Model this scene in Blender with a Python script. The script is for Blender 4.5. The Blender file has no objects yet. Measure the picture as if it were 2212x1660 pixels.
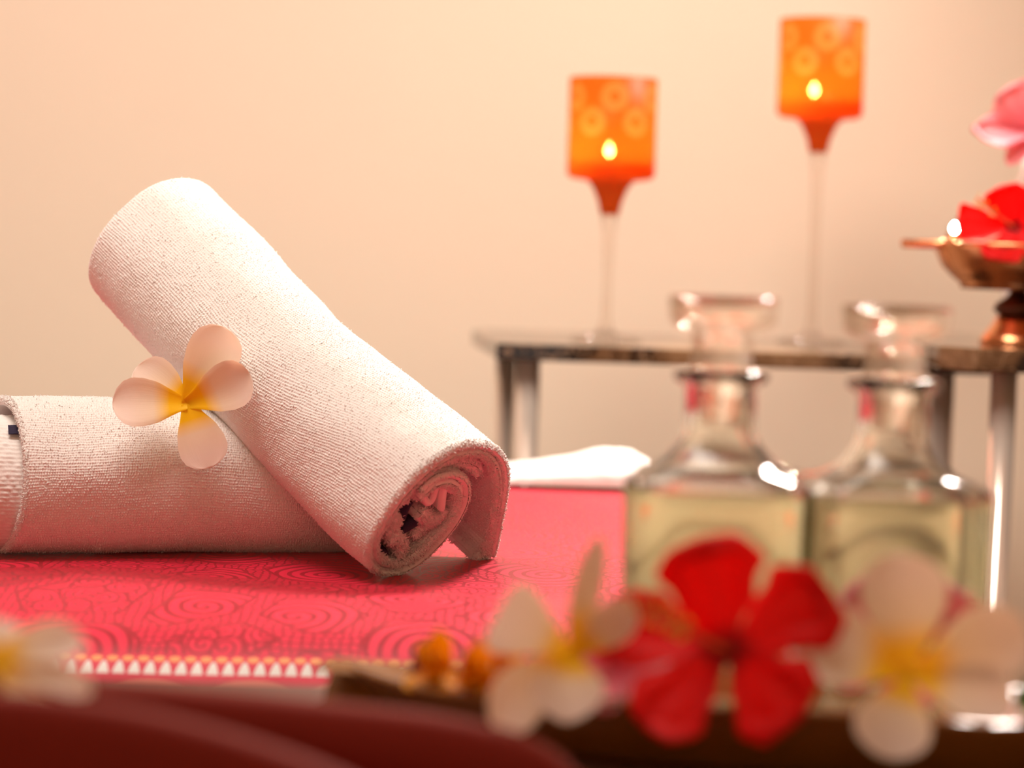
import bpy, math, random
import numpy as np
from mathutils import Vector, Matrix

random.seed(7)
RNG = np.random.default_rng(7)
sc = bpy.context.scene
COL = sc.collection

# ------------------------------------------------------------------ camera
CAM_Z = 0.95
FPX = 2212 * 85.0 / 36.0
PITCH = math.atan(330 / FPX)
ROLL = math.radians(1.7)
fwd = Vector((0, math.cos(PITCH), -math.sin(PITCH)))
r0 = Vector((1, 0, 0))
u0 = r0.cross(fwd).normalized()
right = math.cos(ROLL) * r0 + math.sin(ROLL) * u0
up = math.cos(ROLL) * u0 - math.sin(ROLL) * r0
cd = bpy.data.cameras.new('camera')
cam = bpy.data.objects.new('camera', cd)
COL.objects.link(cam)
cd.lens = 85
cd.sensor_width = 36
cd.clip_start = 0.01
cam.matrix_world = Matrix(((right.x, up.x, -fwd.x, 0), (right.y, up.y, -fwd.y, 0),
                           (right.z, up.z, -fwd.z, CAM_Z), (0, 0, 0, 1)))
cd.dof.use_dof = True
cd.dof.focus_distance = 1.43
cd.dof.aperture_fstop = 4.6
sc.camera = cam

# ------------------------------------------------------------------ world, lamps, exposure
sc.view_settings.view_transform = 'Standard'
sc.view_settings.look = 'None'
sc.view_settings.gamma = 1.0
sc.view_settings.use_curve_mapping = False
sc.view_settings.exposure = 0.0
w = bpy.data.worlds.new('world')
sc.world = w
w.use_nodes = True
w.node_tree.nodes['Background'].inputs[0].default_value = (1.0, 0.78, 0.62, 1)
w.node_tree.nodes['Background'].inputs[1].default_value = 0.16


def area_lamp(name, loc, target, size, power, col, spread=180):
    l = bpy.data.lights.new(name, 'AREA')
    l.shape = 'DISK'
    l.size = size
    l.energy = power
    l.color = col
    l.spread = math.radians(spread)
    o = bpy.data.objects.new(name, l)
    COL.objects.link(o)
    o.location = loc
    o.rotation_euler = (Vector(target) - Vector(loc)).to_track_quat('-Z', 'Y').to_euler()
    return o


WARM = (1.0, 0.86, 0.76)
FILL = (1.0, 0.66, 0.47)
area_lamp('wall_lamp_key', (0.62, 2.42, 1.90), (-0.12, 1.40, 0.80), 0.30, 25, WARM, 125)
area_lamp('ceiling_lamp_wall', (-0.35, 1.25, 2.44), (-0.1, 2.66, 0.65), 1.3, 25, WARM, 115)
area_lamp('fill_lamp_front', (-0.25, 0.95, 2.44), (-0.25, 1.3, 0.8), 0.6, 2.5, WARM)  # weak unseen fill lamp, added to brighten the towel fronts
area_lamp('fill_lamp_rear', (0.0, -0.55, 2.44), (0.0, -1.2, 0.7), 0.8, 18, FILL, 100)  # added unseen lamp: brightens wall_front for soft fill and table leg reflections


# ------------------------------------------------------------------ pixel frame helpers
def ray(px, py):
    return fwd + right * ((px - 1106) / FPX) - up * ((py - 830) / FPX)


def P(px, py, d):
    """the point of the room seen at px,py of the photo at distance d (world y)"""
    v = ray(px, py)
    v = v * (d / v.y)
    return np.array((v.x, v.y, v.z + CAM_Z))


def on_plane(px, py, c, n):
    v = np.array(ray(px, py))
    o = np.array((0, 0, CAM_Z))
    return o + v * (np.dot(c - o, n) / np.dot(v, n))


def unit(v):
    v = np.asarray(v, float)
    return v / np.linalg.norm(v)


# ------------------------------------------------------------------ object helpers
def tag(o, label=None, cat=None, group=None, kind=None):
    if label:
        o['label'] = label
    if cat:
        o['category'] = cat
    if group:
        o['group'] = group
    if kind:
        o['kind'] = kind
    return o


def empty(name, loc=(0, 0, 0)):
    o = bpy.data.objects.new(name, None)
    COL.objects.link(o)
    o.location = loc
    o.empty_display_size = 0.02
    return o


def mesh(name, verts, faces, mat=None, parent=None, uv=None, smooth=True, mats=None, fmat=None):
    """verts (N,3) world coordinates; faces (M,4)/(M,3) array or list of tuples"""
    verts = np.asarray(verts, np.float32)
    me = bpy.data.meshes.new(name)
    if isinstance(faces, np.ndarray):
        k = faces.shape[1]
        m = len(faces)
        me.vertices.add(len(verts))
        me.vertices.foreach_set('co', verts.ravel())
        me.loops.add(m * k)
        me.loops.foreach_set('vertex_index', faces.astype(np.int32).ravel())
        me.polygons.add(m)
        me.polygons.foreach_set('loop_start', np.arange(0, m * k, k, dtype=np.int32))
        me.polygons.foreach_set('loop_total', np.full(m, k, dtype=np.int32))
        me.update(calc_edges=True)
        me.validate()
        if uv is not None:
            lay = me.uv_layers.new(name='UVMap')
            lay.data.foreach_set('uv', np.asarray(uv, np.float32)[faces.ravel()].ravel())
    else:
        me.from_pydata([tuple(map(float, v)) for v in verts], [], [tuple(f) for f in faces])
        me.update()
        if uv is not None:
            lay = me.uv_layers.new(name='UVMap')
            for l in me.loops:
                lay.data[l.index].uv = uv[l.vertex_index]
    if smooth:
        me.polygons.foreach_set('use_smooth', [True] * len(me.polygons))
    for mm in (mats or ([mat] if mat else [])):
        me.materials.append(mm)
    if fmat is not None:
        me.polygons.foreach_set('material_index', np.asarray(fmat, np.int32))
    o = bpy.data.objects.new(name, me)
    COL.objects.link(o)
    if parent is not None:
        o.parent = parent
        o.matrix_parent_inverse = Matrix.Translation(-Vector(parent.location))
    return o


def grid_faces(nu, nv, off=0, flip=False, wrap=False):
    i = np.arange(nu - 1)[:, None]
    jn = nv if wrap else nv - 1
    j = np.arange(jn)[None, :]
    j2 = (j + 1) % nv
    a = i * nv + j
    b = (i + 1) * nv + j
    c = (i + 1) * nv + j2
    d = i * nv + j2
    f = np.stack([a, b, c, d], -1).reshape(-1, 4) + off
    return f[:, ::-1] if flip else f


def cat(parts):
    """join (verts, faces, uv) triples"""
    vs, fs, us, n = [], [], [], 0
    for v, f, u in parts:
        v = np.asarray(v, float).reshape(-1, 3)
        vs.append(v)
        fs.append(np.asarray(f) + n)
        us.append(np.zeros((len(v), 2)) if u is None else np.asarray(u).reshape(-1, 2))
        n += len(v)
    return np.concatenate(vs), np.concatenate(fs), np.concatenate(us)


def normals(m):
    gu = np.gradient(m, axis=0)
    gv = np.gradient(m, axis=1)
    n = np.cross(gu, gv)
    return n / np.maximum(np.linalg.norm(n, axis=-1, keepdims=True), 1e-12)


def arc(m, axis):
    d = np.linalg.norm(np.diff(m, axis=axis), axis=-1)
    pad = [(0, 0), (0, 0)]
    pad[axis] = (1, 0)
    return np.cumsum(np.pad(d, pad), axis=axis)


def sheet(m, T, off=0.0, disp=None, step=(1, 1), rnd=True, edge=(1, 1, 1, 1)):
    """a thick sheet round the mid surface m (nu,nv,3): T thickness, off shift along the normal,
    disp(A,B) relief on the + side; step thins out the - side. edge: round u0,u1,v0,v1."""
    n = normals(m)
    A, B = arc(m, 0), arc(m, 1)
    h = T / 2
    dist = np.full(A.shape, 1e9)
    if edge[0]: dist = np.minimum(dist, A)
    if edge[1]: dist = np.minimum(dist, A[-1:, :] - A)
    if edge[2]: dist = np.minimum(dist, B)
    if edge[3]: dist = np.minimum(dist, B[:, -1:] - B)
    t = np.clip(dist / h, 0, 1)
    prof = np.sqrt(np.clip(1 - (1 - t) ** 2, 0, 1)) if rnd else np.ones_like(t)
    c = m + n * off
    top = c + n * (prof * h)[..., None]
    if disp is not None:
        top = top + n * (disp(A, B) * np.clip(t, 0.7, 1))[..., None]
    bot = c - n * (prof * h)[..., None]
    su = np.unique(np.r_[np.arange(0, m.shape[0], step[0]), m.shape[0] - 1])
    sv = np.unique(np.r_[np.arange(0, m.shape[1], step[1]), m.shape[1] - 1])
    bot = bot[su][:, sv]
    UV = np.stack([A, B], -1)
    UVb = UV[su][:, sv]
    return cat([(top, grid_faces(*m.shape[:2]), UV), (bot, grid_faces(len(su), len(sv), flip=True), UVb)])


def fuzz(m, n_surf, n_edge, length, seed=0, rows=7, both=False, rad=0.00028):
    """short bent terry threads standing on the sheet grid m; n_edge more of them along the first-column hem"""
    g = np.random.default_rng(seed)
    nn = normals(m)
    A, B = arc(m, 0), arc(m, 1)
    iu = np.searchsorted(A[:, 0] / A[-1, 0], g.random(n_surf)).clip(1, m.shape[0] - 2)
    iv = np.searchsorted(B[0] / B[0, -1], g.random(n_surf)).clip(1, m.shape[1] - 2)
    p, d = m[iu, iv], nn[iu, iv]
    if n_edge:
        tv = m[:, 0] - m[:, 3]
        tv = tv / np.maximum(np.linalg.norm(tv, axis=-1, keepdims=True), 1e-9)
        ku = g.integers(1, m.shape[0] - 1, n_edge)
        kv = g.integers(0, rows, n_edge)
        p = np.concatenate([p, m[ku, kv]])
        w_ = (1 - kv / rows)[:, None]
        d = np.concatenate([d, nn[ku, kv] * (1 - 0.6 * w_) + tv[ku] * 1.3 * w_])
    d = d + 0.45 * g.normal(size=p.shape)
    d /= np.linalg.norm(d, axis=1, keepdims=True)
    a = np.cross(d, g.normal(size=p.shape))
    a /= np.linalg.norm(a, axis=1, keepdims=True)
    b = np.cross(d, a)
    L = length * (0.5 + g.random((len(p), 1)))
    th = np.linspace(0, 2 * math.pi, 4, endpoint=False)
    V = []
    for t, r, sd in ((-0.2, 1.0, 0.0), (0.55, 1.0, 0.12), (0.9, 0.8, 0.40), (0.95, 0.25, 0.62)):
        c = p + d * L * t + a * L * sd
        V.append(c[:, None] + (a[:, None] * np.cos(th)[None, :, None] + b[:, None] * np.sin(th)[None, :, None]) * rad * r)
    V = np.stack(V, 1).reshape(-1, 3)
    f = grid_faces(4, 4, wrap=True)
    F = (f[None] + (np.arange(len(p)) * 16)[:, None, None]).reshape(-1, 4)
    return V, F, None


def catmull(pts, n, closed=False):
    """smooth curve through pts, n samples evenly spaced by arc length"""
    p = np.asarray(pts, float)
    if closed:
        q = np.concatenate([p[-1:], p, p[:2]])
    else:
        q = np.concatenate([2 * p[:1] - p[1:2], p, 2 * p[-1:] - p[-2:-1]])
    out = []
    for i in range(1, len(q) - 2):
        t = np.linspace(0, 1, 40, endpoint=False)[:, None]
        a, b, c, d = q[i - 1], q[i], q[i + 1], q[i + 2]
        out.append(0.5 * (2 * b + (c - a) * t + (2 * a - 5 * b + 4 * c - d) * t ** 2 + (3 * b - a - 3 * c + d) * t ** 3))
    o = np.concatenate(out + [q[-2][None]])
    s = np.r_[0, np.cumsum(np.linalg.norm(np.diff(o, axis=0), axis=1))]
    if np.isscalar(n):
        x = np.linspace(0, s[-1], n)
    else:
        x = np.asarray(n) * s[-1]
    return np.stack([np.interp(x, s, o[:, k]) for k in range(o.shape[1])], -1)


def resample(o, x):
    s = np.r_[0, np.cumsum(np.linalg.norm(np.diff(o, axis=0), axis=1))]
    return np.stack([np.interp(x * s[-1], s, o[:, k]) for k in range(o.shape[1])], -1)


_TAB = RNG.random((256, 256))


def noise2(x, y, seed=0):
    x = np.asarray(x) + seed * 17.31
    y = np.asarray(y) + seed * 7.77
    xi, yi = np.floor(x).astype(int), np.floor(y).astype(int)
    fx, fy = x - xi, y - yi
    fx = fx * fx * (3 - 2 * fx)
    fy = fy * fy * (3 - 2 * fy)
    g = lambda a, b: _TAB[a & 255, b & 255]
    return ((g(xi, yi) * (1 - fx) + g(xi + 1, yi) * fx) * (1 - fy) + (g(xi, yi + 1) * (1 - fx) + g(xi + 1, yi + 1) * fx) * fy) * 2 - 1


def ends(n, L, r):
    """n parameters over 0..L, denser within r of both ends"""
    k = 7
    e = r * (1 - np.cos(np.linspace(0, math.pi / 2, k)))
    return np.unique(np.r_[e, np.linspace(r, L - r, n), L - e])


def lathe(prof, cx, cy, n=48, sq=None, a0=0.0):
    """prof: list of (r, z); sq: matching list of superellipse exponents; closed over all profile points"""
    prof = np.asarray(prof, float)
    th = np.linspace(0, 2 * math.pi, n, endpoint=False)
    V = []
    for k, (r, z) in enumerate(prof):
        e = 2.0 if sq is None else sq[k]
        c, s = np.cos(th), np.sin(th)
        rr = r / (np.abs(c) ** e + np.abs(s) ** e) ** (1 / e)
        V.append(np.stack([cx + rr * np.cos(th + a0), cy + rr * np.sin(th + a0), np.full(n, z)], -1))
    V = np.array(V)
    return V.reshape(-1, 3), grid_faces(len(prof), n, wrap=True, flip=True), None


def prism(outline, z0, z1, bev=0.0):
    """solid of a closed plan outline (N,2), bevelled top and bottom edges; list faces"""
    o = np.asarray(outline, float)
    n = len(o)
    c = o.mean(0)
    nx = np.roll(o, -1, 0) - np.roll(o, 1, 0)
    nn = np.stack([nx[:, 1], -nx[:, 0]], -1)
    nn /= np.linalg.norm(nn, axis=1, keepdims=True)
    rings = [(-bev, z0), (0, z0 + bev), (0, z1 - bev), (-bev, z1)] if bev else [(0, z0), (0, z1)]
    V = np.concatenate([np.c_[o + nn * a, np.full(n, z)] for a, z in rings])
    F = []
    for k in range(len(rings) - 1):
        for i in range(n):
            j = (i + 1) % n
            F.append((k * n + i, k * n + j, (k + 1) * n + j, (k + 1) * n + i))
    F.append(tuple(range(n - 1, -1, -1)))
    F.append(tuple((len(rings) - 1) * n + i for i in range(n)))
    return V, F


def tube(pts, r, n=10):
    """round bar along pts; r scalar or per point"""
    p = np.asarray(pts, float)
    r = np.full(len(p), r) if np.isscalar(r) else np.asarray(r, float)
    t = np.gradient(p, axis=0)
    t /= np.linalg.norm(t, axis=1, keepdims=True)
    a = np.cross(t, np.array([0.31, 0.17, 0.93]))
    a /= np.linalg.norm(a, axis=1, keepdims=True)
    b = np.cross(t, a)
    th = np.linspace(0, 2 * math.pi, n, endpoint=False)
    V = p[:, None] + (a[:, None] * np.cos(th)[None, :, None] + b[:, None] * np.sin(th)[None, :, None]) * r[:, None, None]
    V = np.concatenate([np.repeat(p[:1], n, 0)[None], V, np.repeat(p[-1:], n, 0)[None]])
    return V.reshape(-1, 3), grid_faces(len(p) + 2, n, wrap=True), None


# ------------------------------------------------------------------ materials
def new_mat(name):
    m = bpy.data.materials.new(name)
    m.use_nodes = True
    nt = m.node_tree
    nt.nodes.clear()
    return m, nt, nt.nodes, nt.links


class N:
    """tiny node builder"""

    def __init__(s, name):
        s.m, s.t, s.n, s.l = new_mat(name)
        s.out = s.n.new('ShaderNodeOutputMaterial')

    def node(s, typ, **kw):
        nd = s.n.new(typ)
        for k, v in kw.items():
            setattr(nd, k, v)
        return nd

    def put(s, sock, v):
        if isinstance(v, bpy.types.NodeSocket):
            s.l.new(v, sock)
        elif v is not None:
            if hasattr(sock.default_value, '__len__') and len(sock.default_value) == 4 and len(v) == 3:
                v = (*v, 1)
            sock.default_value = v

    def math(s, op, a, b=None, c=None):
        nd = s.node('ShaderNodeMath', operation=op)
        for i, v in enumerate((a, b, c)):
            if v is not None:
                s.put(nd.inputs[i], v)
        return nd.outputs[0]

    def vmath(s, op, a, b=None):
        nd = s.node('ShaderNodeVectorMath', operation=op)
        s.put(nd.inputs[0], a)
        if b is not None:
            s.put(nd.inputs[1], b)
        return nd

    def mix(s, f, a, b):
        nd = s.node('ShaderNodeMix', data_type='RGBA')
        s.put(nd.inputs[0], f)
        s.put(nd.inputs[6], a)
        s.put(nd.inputs[7], b)
        return nd.outputs[2]

    def ramp(s, f, stops):
        nd = s.node('ShaderNodeValToRGB')
        s.put(nd.inputs[0], f)
        e = nd.color_ramp.elements
        while len(e) < len(stops):
            e.new(0.5)
        for k, (p, c) in enumerate(stops):
            e[k].position = p
            e[k].color = (*c, 1) if len(c) == 3 else c
        return nd.outputs[0]

    def noise(s, vec, scale, detail=3, rough=0.5):
        nd = s.node('ShaderNodeTexNoise')
        s.put(nd.inputs['Vector'], vec)
        nd.inputs['Scale'].default_value = scale
        nd.inputs['Detail'].default_value = detail
        nd.inputs['Roughness'].default_value = rough
        return nd

    def bump(s, h, strength, dist):
        nd = s.node('ShaderNodeBump')
        s.put(nd.inputs['Height'], h)
        nd.inputs['Strength'].default_value = strength
        nd.inputs['Distance'].default_value = dist
        return nd.outputs[0]

    def pbsdf(s, **kw):
        nd = s.node('ShaderNodeBsdfPrincipled')
        for k, v in kw.items():
            s.put(nd.inputs[k.replace('_', ' ')], v)
        return nd

    def done(s, sh):
        s.l.new(sh.outputs[0] if isinstance(sh, bpy.types.Node) else sh, s.out.inputs[0])
        return s.m

    def obj(s):
        return s.node('ShaderNodeTexCoord').outputs['Object']

    def uv(s):
        return s.node('ShaderNodeTexCoord').outputs['UV']


def plain(name, col, rough=0.5, metal=0.0, bump=None, **kw):
    n = N(name)
    p = n.pbsdf(Base_Color=col, Roughness=rough, Metallic=metal, **kw)
    if bump:
        n.put(p.inputs['Normal'], n.bump(n.noise(n.obj(), bump[0], 4).outputs[0], bump[1], bump[2]))
    return n.done(p)


def m_wall():
    n = N('wall_paint')
    f = n.noise(n.obj(), 1.6, 2).outputs[0]
    c = n.mix(f, (0.82, 0.715, 0.575), (0.86, 0.76, 0.62))
    p = n.pbsdf(Base_Color=c, Roughness=0.75)
    n.put(p.inputs['Normal'], n.bump(n.noise(n.obj(), 60, 4).outputs[0], 0.15, 0.002))
    return n.done(p)


def m_terry():
    n = N('terry_white')
    f = n.noise(n.uv(), 900, 2)
    c = n.mix(n.noise(n.uv(), 60, 3).outputs[0], (0.88, 0.84, 0.81), (0.93, 0.91, 0.89))
    p = n.pbsdf(Base_Color=c, Roughness=0.95)
    p.inputs['Specular IOR Level'].default_value = 0.1
    p.inputs['Sheen Weight'].default_value = 0.25
    p.inputs['Sheen Roughness'].default_value = 0.6
    n.put(p.inputs['Normal'], n.bump(f.outputs[0], 0.35, 0.0006))
    tr = n.node('ShaderNodeBsdfTranslucent')
    n.put(tr.inputs[0], (0.88, 0.78, 0.72))
    mx = n.node('ShaderNodeMixShader')
    mx.inputs[0].default_value = 0.10
    n.l.new(p.outputs[0], mx.inputs[1])
    n.l.new(tr.outputs[0], mx.inputs[2])
    return n.done(mx)


def m_redcloth():
    """red fabric printed with spirals, beads and a border of white triangles; UV in metres on the bed"""
    n = N('red_paisley_cloth')
    uv = n.uv()
    warp = n.noise(uv, 14, 2)
    off = n.vmath('SCALE', n.vmath('SUBTRACT', warp.outputs['Color'], (0.5, 0.5, 0.5)).outputs[0])
    off.inputs['Scale'].default_value = 0.010
    v = n.vmath('ADD', uv, off.outputs[0]).outputs[0]

    def spiral(scale, turns, rnd):
        vo = n.node('ShaderNodeTexVoronoi', voronoi_dimensions='2D')
        n.put(vo.inputs['Vector'], v)
        vo.inputs['Scale'].default_value = scale
        vo.inputs['Randomness'].default_value = rnd
        d = n.node('ShaderNodeTexVoronoi', voronoi_dimensions='2D', feature='DISTANCE_TO_EDGE')
        n.put(d.inputs['Vector'], v)
        d.inputs['Scale'].default_value = scale
        d.inputs['Randomness'].default_value = rnd
        sv = n.vmath('SCALE', v)
        sv.inputs['Scale'].default_value = 1.0
        loc = n.vmath('SUBTRACT', sv.outputs[0], vo.outputs['Position']).outputs[0]
        x = n.node('ShaderNodeSeparateXYZ')
        n.put(x.inputs[0], loc)
        ang = n.math('ARCTAN2', x.outputs[1], x.outputs[0])
        r = vo.outputs['Distance']
        ph = n.math('ADD', n.math('MULTIPLY', r, turns * 6.283), ang)
        return n.math('SINE', ph), d.outputs[0], r, vo.outputs['Color']

    s1, e1, r1, k1 = spiral(16.0, 8.0, 0.9)
    s2, e2, r2, k2 = spiral(200.0, 1.0, 0.45)
    s3, e3, r3, k3 = spiral(56.0, 4.0, 0.8)
    line1 = n.math('GREATER_THAN', s1, 0.35)
    line3 = n.math('MAXIMUM', n.math('GREATER_THAN', s3, 0.4), n.math('LESS_THAN', e3, 0.05))
    bead = n.math('LESS_THAN', e2, 0.13)
    isb = n.math('LESS_THAN', e1, 0.12)
    rim = n.math('MULTIPLY', n.math('GREATER_THAN', e1, 0.10), n.math('LESS_THAN', e1, 0.135))
    kk = n.node('ShaderNodeSeparateColor')
    n.put(kk.inputs[0], k1)
    pat = n.mix(n.math('GREATER_THAN', kk.outputs[0], 0.55), line1, line3)
    pat = n.mix(isb, pat, bead)
    pat = n.mix(rim, pat, (1, 1, 1))
    sp = n.node('ShaderNodeSeparateColor')
    n.put(sp.inputs[0], pat)
    pat = sp.outputs[0]
    # border along the near edge: v = distance from the edge line (metres)
    xy = n.node('ShaderNodeSeparateXYZ')
    n.put(xy.inputs[0], uv)
    U, V = xy.outputs[0], xy.outputs[1]
    B0, BH, PT = 0.0125, 0.0072, 0.0078
    t = n.math('DIVIDE', n.math('SUBTRACT', V, B0), BH)
    fu = n.math('ABSOLUTE', n.math('SUBTRACT', n.math('FRACT', n.math('DIVIDE', U, PT)), 0.5))
    tri = n.math('LESS_THAN', fu, n.math('MULTIPLY', n.math('SQRT', n.math('MAXIMUM', n.math('SUBTRACT', 1.0, t), 0.0)), 0.40))
    inb = n.math('MULTIPLY', n.math('GREATER_THAN', t, 0.0), n.math('LESS_THAN', t, 1.0))
    tri = n.math('MULTIPLY', tri, inb)
    # orange dots above the triangles
    fd = n.math('SUBTRACT', n.math('FRACT', n.math('ADD', n.math('DIVIDE', U, PT), 0.5)), 0.5)
    dd = n.math('ADD', n.math('POWER', n.math('MULTIPLY', fd, 2.6), 2.0), n.math('POWER', n.math('DIVIDE', n.math('SUBTRACT', V, B0 + BH * 1.2), 0.0018), 2.0))
    dot = n.math('LESS_THAN', dd, 1.0)
    # pale leaf outlines nearer than the triangles
    fl = n.math('SUBTRACT', n.math('FRACT', n.math('DIVIDE', U, 0.05)), 0.5)
    ll = n.math('ADD', n.math('POWER', n.math('MULTIPLY', fl, 2.2), 2.0), n.math('POWER', n.math('DIVIDE', n.math('SUBTRACT', V, 0.0035), 0.0065), 2.0))
    leaf = n.math('LESS_THAN', ll, 1.0)
    inner = n.math('LESS_THAN', V, 0.024)
    pat = n.math('MULTIPLY', pat, n.math('SUBTRACT', 1.0, inner))
    ground = n.mix(n.noise(uv, 25, 3).outputs[0], (0.62, 0.009, 0.044), (0.69, 0.014, 0.056))
    c = n.mix(n.math('MULTIPLY', pat, 0.75), ground, (0.22, 0.005, 0.012))
    c = n.mix(leaf, c, (0.80, 0.22, 0.16))
    c = n.mix(dot, c, (0.85, 0.33, 0.12))
    c = n.mix(tri, c, (0.80, 0.80, 0.78))
    weave = n.noise(n.vmath('MULTIPLY', uv, (300, 1500, 1)).outputs[0], 1.0, 2)
    p = n.pbsdf(Base_Color=c, Roughness=n.math('SUBTRACT', 0.46, n.math('MULTIPLY', pat, 0.08)))
    p.inputs['Specular IOR Level'].default_value = 0.35
    p.inputs['Sheen Weight'].default_value = 0.22
    p.inputs['Sheen Roughness'].default_value = 0.35
    n.put(p.inputs['Sheen Tint'], (1.0, 0.35, 0.36))
    n.put(p.inputs['Normal'], n.bump(weave.outputs[0], 0.35, 0.0006))
    return n.done(p)


def m_petal(name, base, tip, mid, trans=0.35, spread=(0.16, 0.42), vein=0.0):
    """petal colour runs from base to tip along UV x"""
    n = N(name)
    x = n.node('ShaderNodeSeparateXYZ')
    n.put(x.inputs[0], n.uv())
    f = x.outputs[0]
    if vein:
        f = n.math('ADD', f, n.math('MULTIPLY', n.math('SUBTRACT', n.noise(n.vmath('MULTIPLY', n.uv(), (3, 14, 1)).outputs[0], 1.0, 3).outputs[0], 0.5), vein))
    c = n.ramp(f, [(0.0, base), (spread[0], base), (spread[1], mid), (0.8, tip)])
    p = n.pbsdf(Base_Color=c, Roughness=0.5)
    p.inputs['Specular IOR Level'].default_value = 0.3
    n.put(p.inputs['Normal'], n.bump(n.noise(n.vmath('MULTIPLY', n.uv(), (2, 26, 1)).outputs[0], 1.0, 2).outputs[0], 0.09, 0.001))
    tr = n.node('ShaderNodeBsdfTranslucent')
    n.put(tr.inputs[0], n.mix(1.0, c, c) if name[:4] != 'plum' else n.mix(0.45, c, (0.97, 0.62, 0.36)))
    mx = n.node('ShaderNodeMixShader')
    mx.inputs[0].default_value = trans
    n.l.new(p.outputs[0], mx.inputs[1])
    n.l.new(tr.outputs[0], mx.inputs[2])
    return n.done(mx)


def m_glass(name, col=(1, 1, 1), ior=1.5, rough=0.0):
    n = N(name)
    p = n.pbsdf(Base_Color=col, Roughness=rough)
    p.inputs['Transmission Weight'].default_value = 1.0
    p.inputs['IOR'].default_value = ior
    return n.done(p)


def m_thin(name):
    """clear thin glass: lets light straight through, with a faint sheen at the rim"""
    n = N(name)
    tp = n.node('ShaderNodeBsdfTransparent')
    n.put(tp.inputs[0], (0.97, 0.95, 0.93))
    gl = n.node('ShaderNodeBsdfGlossy')
    gl.inputs['Roughness'].default_value = 0.05
    fr = n.node('ShaderNodeFresnel')
    fr.inputs[0].default_value = 1.45
    mx = n.node('ShaderNodeMixShader')
    n.l.new(n.math('MULTIPLY', fr.outputs[0], 0.35), mx.inputs[0])
    n.l.new(tp.outputs[0], mx.inputs[1])
    n.l.new(gl.outputs[0], mx.inputs[2])
    return n.done(mx)


def m_stopper():
    """clear glass of a hollow stopper: partly straight through, partly refracting"""
    n = N('stopper_glass')
    p = n.pbsdf(Base_Color=(0.97, 0.96, 0.93), Roughness=0.08)
    p.inputs['Transmission Weight'].default_value = 1.0
    p.inputs['IOR'].default_value = 1.35
    tp = n.node('ShaderNodeBsdfTransparent')
    n.put(tp.inputs[0], (0.96, 0.91, 0.85))
    mx = n.node('ShaderNodeMixShader')
    mx.inputs[0].default_value = 0.45
    n.l.new(tp.outputs[0], mx.inputs[1])
    n.l.new(p.outputs[0], mx.inputs[2])
    return n.done(mx)


def m_amber(R):
    """orange frosted glass printed with two rows of paler rings; object origin on the glass axis at its rim"""
    n = N('amber_glass')
    x = n.node('ShaderNodeSeparateXYZ')
    n.put(x.inputs[0], n.obj())
    ang = n.math('ARCTAN2', x.outputs[1], x.outputs[0])
    z = x.outputs[2]

    def row(z0, ph):
        k = 6
        a = n.math('MULTIPLY', n.math('ADD', ang, ph + math.pi * 3), k / (2 * math.pi))
        fr = n.math('SUBTRACT', n.math('FRACT', a), 0.5)
        dx = n.math('MULTIPLY', fr, 2 * math.pi * R / k)
        dz = n.math('SUBTRACT', z, z0)
        d = n.math('SQRT', n.math('ADD', n.math('POWER', dx, 2.0), n.math('POWER', dz, 2.0)))
        return n.math('MULTIPLY', n.math('GREATER_THAN', d, 0.0050), n.math('LESS_THAN', d, 0.0132))

    ring = n.math('ADD', row(-0.019, 0.0), row(-0.042, math.pi / 6))
    c = n.mix(n.math('MULTIPLY', ring, 0.6), (0.80, 0.18, 0.018), (0.98, 0.38, 0.11))
    tp = n.node('ShaderNodeBsdfTransparent')
    n.put(tp.inputs[0], n.mix(n.math('MULTIPLY', ring, 0.5), (1.0, 0.60, 0.30), (1.0, 0.70, 0.42)))
    tr = n.node('ShaderNodeBsdfTranslucent')
    n.put(tr.inputs[0], c)
    df = n.pbsdf(Base_Color=c, Roughness=0.4)
    df.inputs['Specular IOR Level'].default_value = 0.2
    m1 = n.node('ShaderNodeMixShader')
    m1.inputs[0].default_value = 0.68
    n.l.new(tp.outputs[0], m1.inputs[1])
    n.l.new(tr.outputs[0], m1.inputs[2])
    m2 = n.node('ShaderNodeMixShader')
    m2.inputs[0].default_value = 0.20
    n.l.new(m1.outputs[0], m2.inputs[1])
    n.l.new(df.outputs[0], m2.inputs[2])
    return n.done(m2)


def m_marble():
    n = N('dark_marble')
    o = n.obj()
    a = n.noise(o, 9, 5, 0.6).outputs[0]
    c = n.ramp(a, [(0.46, (0.006, 0.004, 0.003)), (0.51, (0.028, 0.015, 0.009)), (0.55, (0.13, 0.07, 0.033)), (0.64, (0.24, 0.14, 0.07))])
    ve = n.node('ShaderNodeTexVoronoi', feature='DISTANCE_TO_EDGE')
    n.put(ve.inputs['Vector'], n.vmath('ADD', o, n.noise(o, 12, 3).outputs['Color']).outputs[0])
    ve.inputs['Scale'].default_value = 11
    c = n.mix(n.math('LESS_THAN', ve.outputs[0], 0.02), c, (0.30, 0.19, 0.11))
    return n.done(n.pbsdf(Base_Color=c, Roughness=0.09, Specular_IOR_Level=0.3))


def m_wood(name, a, b, rough=0.3, coat=0.0):
    n = N(name)
    o = n.vmath('MULTIPLY', n.obj(), (6, 60, 60)).outputs[0]
    f = n.noise(o, 1.0, 5, 0.6).outputs[0]
    c = n.mix(f, a, b)
    p = n.pbsdf(Base_Color=c, Roughness=rough, Coat_Weight=coat)
    n.put(p.inputs['Normal'], n.bump(f, 0.08, 0.001))
    return n.done(p)


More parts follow.
